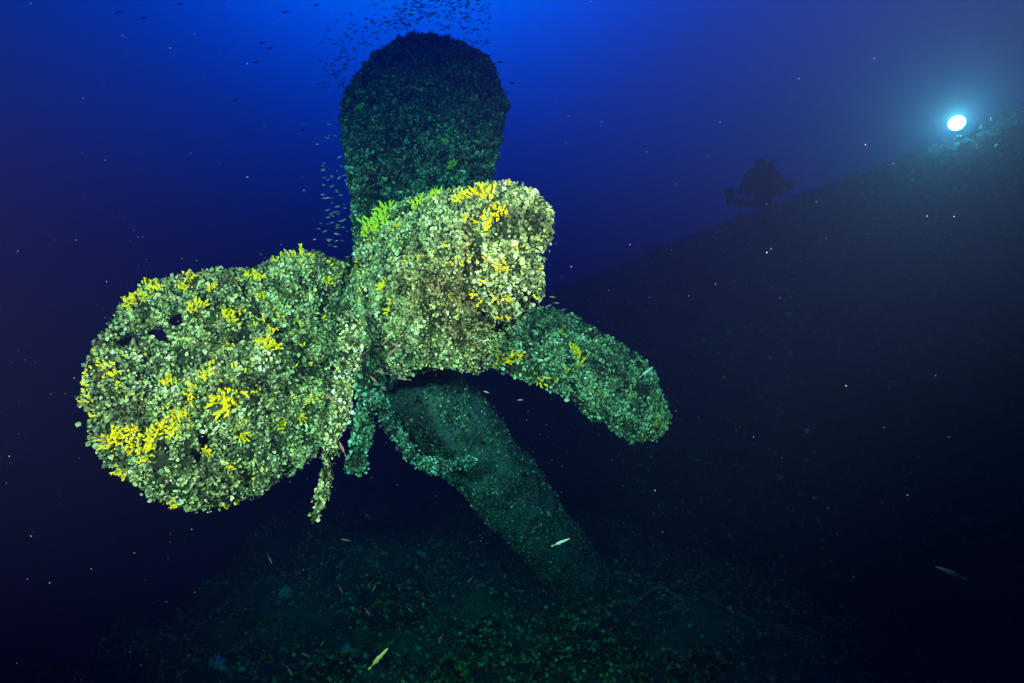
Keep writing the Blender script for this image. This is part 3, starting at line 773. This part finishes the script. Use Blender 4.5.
def build_diver():
    # local frame: x right in the picture, y away, z up; origin at the pelvis; seen from behind, leaning forward
    root = empty('person', at(763, 199, 10.9)); root.scale = (.98,) * 3
    tag(root, 'diver in dark red and black suit swimming just above the crest of the hull', 'person')
    J = [((0, 0, 0), (0.17, 0.13)),            # 0 pelvis
         ((0.0, 0.05, 0.22), (0.16, 0.12)),    # 1 waist
         ((0.02, 0.10, 0.44), (0.20, 0.14)),   # 2 chest
         ((0.04, 0.13, 0.58), (0.09, 0.09)),   # 3 neck base
         ((0.05, 0.15, 0.66), (0.065, 0.07)),  # 4 neck
         ((0.06, 0.18, 0.77), (0.095, 0.115)), # 5 head
         ((0.06, 0.19, 0.86), (0.07, 0.085)),  # 6 crown
         ((0.22, 0.13, 0.50), (0.075, 0.075)), # 7 r shoulder
         ((0.40, 0.22, 0.38), (0.052, 0.052)), # 8 r elbow
         ((0.42, 0.42, 0.36), (0.038, 0.038)), # 9 r wrist
         ((-0.18, 0.13, 0.50), (0.075, 0.075)),# 10 l shoulder
         ((-0.33, 0.22, 0.30), (0.052, 0.052)),# 11 l elbow
         ((-0.26, 0.42, 0.26), (0.038, 0.038)),# 12 l wrist
         ((-0.10, 0.0, -0.07), (0.10, 0.10)),  # 13 l hip
         ((-0.42, 0.12, -0.05), (0.07, 0.07)), # 14 l knee (thigh out to the side)
         ((-0.72, -0.18, -0.02), (0.045, 0.045)), # 15 l ankle
         ((0.10, 0.0, -0.08), (0.10, 0.10)),   # 16 r hip
         ((0.05, 0.20, -0.45), (0.07, 0.07)),  # 17 r knee
         ((-0.16, -0.12, -0.70), (0.045, 0.045))] # 18 r ankle
    E = [(0, 1), (1, 2), (2, 3), (3, 4), (4, 5), (5, 6), (2, 7), (7, 8), (8, 9), (2, 10), (10, 11), (11, 12), (0, 13), (13, 14), (14, 15), (0, 16), (16, 17), (17, 18)]
    skin_body('body', J, E, M_SUIT, 2, root)
    # hands closed on the camera housing: palm, four fingers, thumb
    for (w, s) in ((Vector((0.42, 0.42, 0.36)), 1), (Vector((-0.26, 0.42, 0.26)), -1)):
        HJ = [((0, 0, 0), .034), ((0, .05, 0), (.042, .022)), ((0, .09, 0), (.042, .020))]; HE = [(0, 1), (1, 2)]
        for f in range(4):
            x = (-.033 + .022 * f); l = (.065, .078, .072, .055)[f]; b = len(HJ)
            HJ += [((x, .10, 0), .011), ((x, .10 + l * .5, -.01), .010), ((x, .10 + l * .75, -.035), .009), ((x, .10 + l * .65, -.055), .007)]
            HE += [(2, b), (b, b + 1), (b + 1, b + 2), (b + 2, b + 3)]
        b = len(HJ); HJ += [((-s * .045, .04, -.008), .013), ((-s * .062, .07, -.03), .011), ((-s * .05, .095, -.045), .009)]; HE += [(1, b), (b, b + 1), (b + 1, b + 2)]
        h = skin_body('hand', HJ, HE, M_RUB, 1, root); h.location = w
    # tank on the back, valve and strap
    t = capsule_between('tank', (0.06, -0.16, 0.02), (0.10, -0.05, 0.60), 0.105, M_TANK, root)
    capsule_between('valve', (0.10, -0.05, 0.64), (0.105, -0.04, 0.72), 0.025, M_METAL, t)
    # buoyancy wing round the torso
    WJ = [((-0.26, -0.02, 0.05), .09), ((-0.30, 0.02, 0.30), .11), ((-0.22, 0.06, 0.54), .09), ((0.02, 0.03, 0.62), .07), ((0.26, 0.06, 0.54), .09), ((0.33, 0.02, 0.30), .11), ((0.28, -0.02, 0.05), .09)]
    skin_body('buoyancy_wing', WJ, [(i, i + 1) for i in range(6)], M_RED, 2, root)
    # mask, snorkel-side regulator and hose
    M = Matrix.Translation((0.06, 0.29, 0.79)) @ Matrix.Rotation(math.radians(90), 4, 'X')
    mk = poly_slab('mask', [(-.085, -.03), (-.07, .045), (.07, .045), (.085, -.03), (.03, -.045), (0, -.02), (-.03, -.045)], 0.05, M_RUB, root, M)
    poly_slab('lens', [(-.07, -.02), (-.06, .035), (.06, .035), (.07, -.02)], 0.012, M_GLASS, mk, Matrix.Translation((0, 0.028, 0)) @ M)
    lathe('regulator', [(0.02, -.03), (.035, -.02), (.038, .02), (.02, .03)], M_RUB, root, Matrix.Translation((0.06, .31, .71)) @ Matrix.Rotation(math.radians(90), 4, 'X'))
    V, Fc = tube_body([(0.14, -.04, .72), (.27, 0.0, .76), (.26, .2, .74), (.08, .32, .71)], [.012] * 4, n=8, sub=6, lump=0)
    link('hose', mesh_from('hose', V, Fc, M_RUB), root)
    # fins
    fp = [(-.05, 0), (.05, 0), (.10, .20), (.12, .46), (.07, .50), (0, .46), (-.07, .50), (-.12, .46), (-.10, .20)]
    Mf = Matrix.Translation((-0.72, -0.18, -0.02)) @ Matrix.Rotation(math.radians(62), 4, 'X') @ Matrix.Rotation(math.radians(90), 4, 'Y') @ Matrix.Rotation(math.radians(170), 4, 'Z')
    # fin standing nearly upright out at the side
    Mf = Matrix.Translation((-0.74, -0.18, -0.14)) @ Vector((-0.05, -0.35, 1)).to_track_quat('Y', 'Z').to_matrix().to_4x4() @ Matrix.Diagonal((0.8, 0.62, 1, 1))
    poly_slab('fin', fp, 0.025, M_RED, root, Mf)
    Mf = Matrix.Translation((-0.15, -0.08, -0.66)) @ Vector((-0.35, -0.5, -0.7)).to_track_quat('Y', 'Z').to_matrix().to_4x4()
    poly_slab('fin', fp, 0.025, M_RUB, root, Mf)
    # camera housing held in front of the chest, to the right
    cm = empty('underwater_camera', at(788, 184, 11.25)); tag(cm, 'dark underwater camera housing held out by the diver', 'camera')
    def box(name, c, s, mat, par, bev=.02):
        bm = bmesh.new(); bmesh.ops.create_cube(bm, size=1); bmesh.ops.scale(bm, vec=s, verts=bm.verts); bmesh.ops.bevel(bm, geom=list(bm.edges), offset=bev, segments=2, affect='EDGES')
        bmesh.ops.translate(bm, vec=c, verts=bm.verts); me = bpy.data.meshes.new(name); bm.to_mesh(me); bm.free(); me.materials.append(mat); return link(name, me, par)
    box('housing', (-.07, .1, .0), (.36, .16, .22), M_RUB, cm)
    lathe('dome_port', [(.10, 0), (.10, .08), (.085, .12), (.04, .15), (.005, .16)], M_GLASS, cm, Matrix.Translation((-.07, .18, 0)) @ Matrix.Rotation(math.radians(-90), 4, 'X'))
    for s in (-1, 1): capsule_between('handle', (-.07 + s * .21, .1, -.07), (-.07 + s * .21, .1, .07), .022, M_RUB, cm)
    root.rotation_euler = (0, 0, 0)
build_diver()

# ------------------------------------------------------------------ dive light shining over the hull's crest
def build_torch():
    p = at(957, 123, 8.9)
    root = empty('dive_light', p); tag(root, 'lit dive torch shining from the top of the hull at the upper right', 'torch')
    aim = Vector((-0.88, -1.0, -0.08)).normalized(); R = aim.to_track_quat('Z', 'Y').to_matrix().to_4x4()
    lathe('torch_body', [(.03, -.34), (.045, -.33), (.045, -.14), (.07, -.11), (.115, -.02), (.12, .0), (.115, .004)], M_METAL, root, R)
    lathe('lens', [(.108, .006), (.106, .012), (.04, .02)], M_LAMP, root, R)
    capsule_between('handle', R @ Vector((0, .09, -.24)), R @ Vector((0, .09, -.08)), .018, M_RUB, root)
    for z in (-.24, -.08): capsule_between('bracket', R @ Vector((0, .03, z)), R @ Vector((0, .09, z)), .012, M_METAL, root)
    d = bpy.data.lights.new('torch_light', 'SPOT'); o = bpy.data.objects.new('torch_light', d); COL.objects.link(o); o.parent = root
    d.energy = 1300; d.color = (4.0, 0.62, 0.13); d.shadow_soft_size = 0.05; d.spot_size = math.radians(95); d.spot_blend = 1.0
    o.rotation_euler = (-aim).to_track_quat('Z', 'Y').to_euler()
    o.location = aim * 0.14
build_torch()

# ------------------------------------------------------------------ the sea water itself: one closed box of even murk
bm = bmesh.new(); bmesh.ops.create_cube(bm, size=1)
x0, x1, y0, y1, z0, z1 = -75, 75, -18, 115, -12, 11.5
bmesh.ops.scale(bm, vec=(x1 - x0, y1 - y0, z1 - z0), verts=bm.verts)
bmesh.ops.translate(bm, vec=((x0 + x1) / 2, (y0 + y1) / 2, (z0 + z1) / 2), verts=bm.verts)
me = bpy.data.meshes.new('haze'); bm.to_mesh(me); bm.free()
mh = bpy.data.materials.new('sea_water'); mh.use_nodes = True; nt = mh.node_tree; nt.nodes.clear()
out = nt.nodes.new('ShaderNodeOutputMaterial'); pv = nt.nodes.new('ShaderNodeVolumePrincipled')
pv.inputs['Color'].default_value = (0.015, 0.023, 0.078, 1)
pv.inputs['Absorption Color'].default_value = (0.0, 0.54, 0.715, 1)
pv.inputs['Density'].default_value = 0.36
pv.inputs['Anisotropy'].default_value = 0.65
nt.links.new(pv.outputs[0], out.inputs['Volume']); me.materials.append(mh)
hz = link('haze', me); tag(hz, kind='stuff')
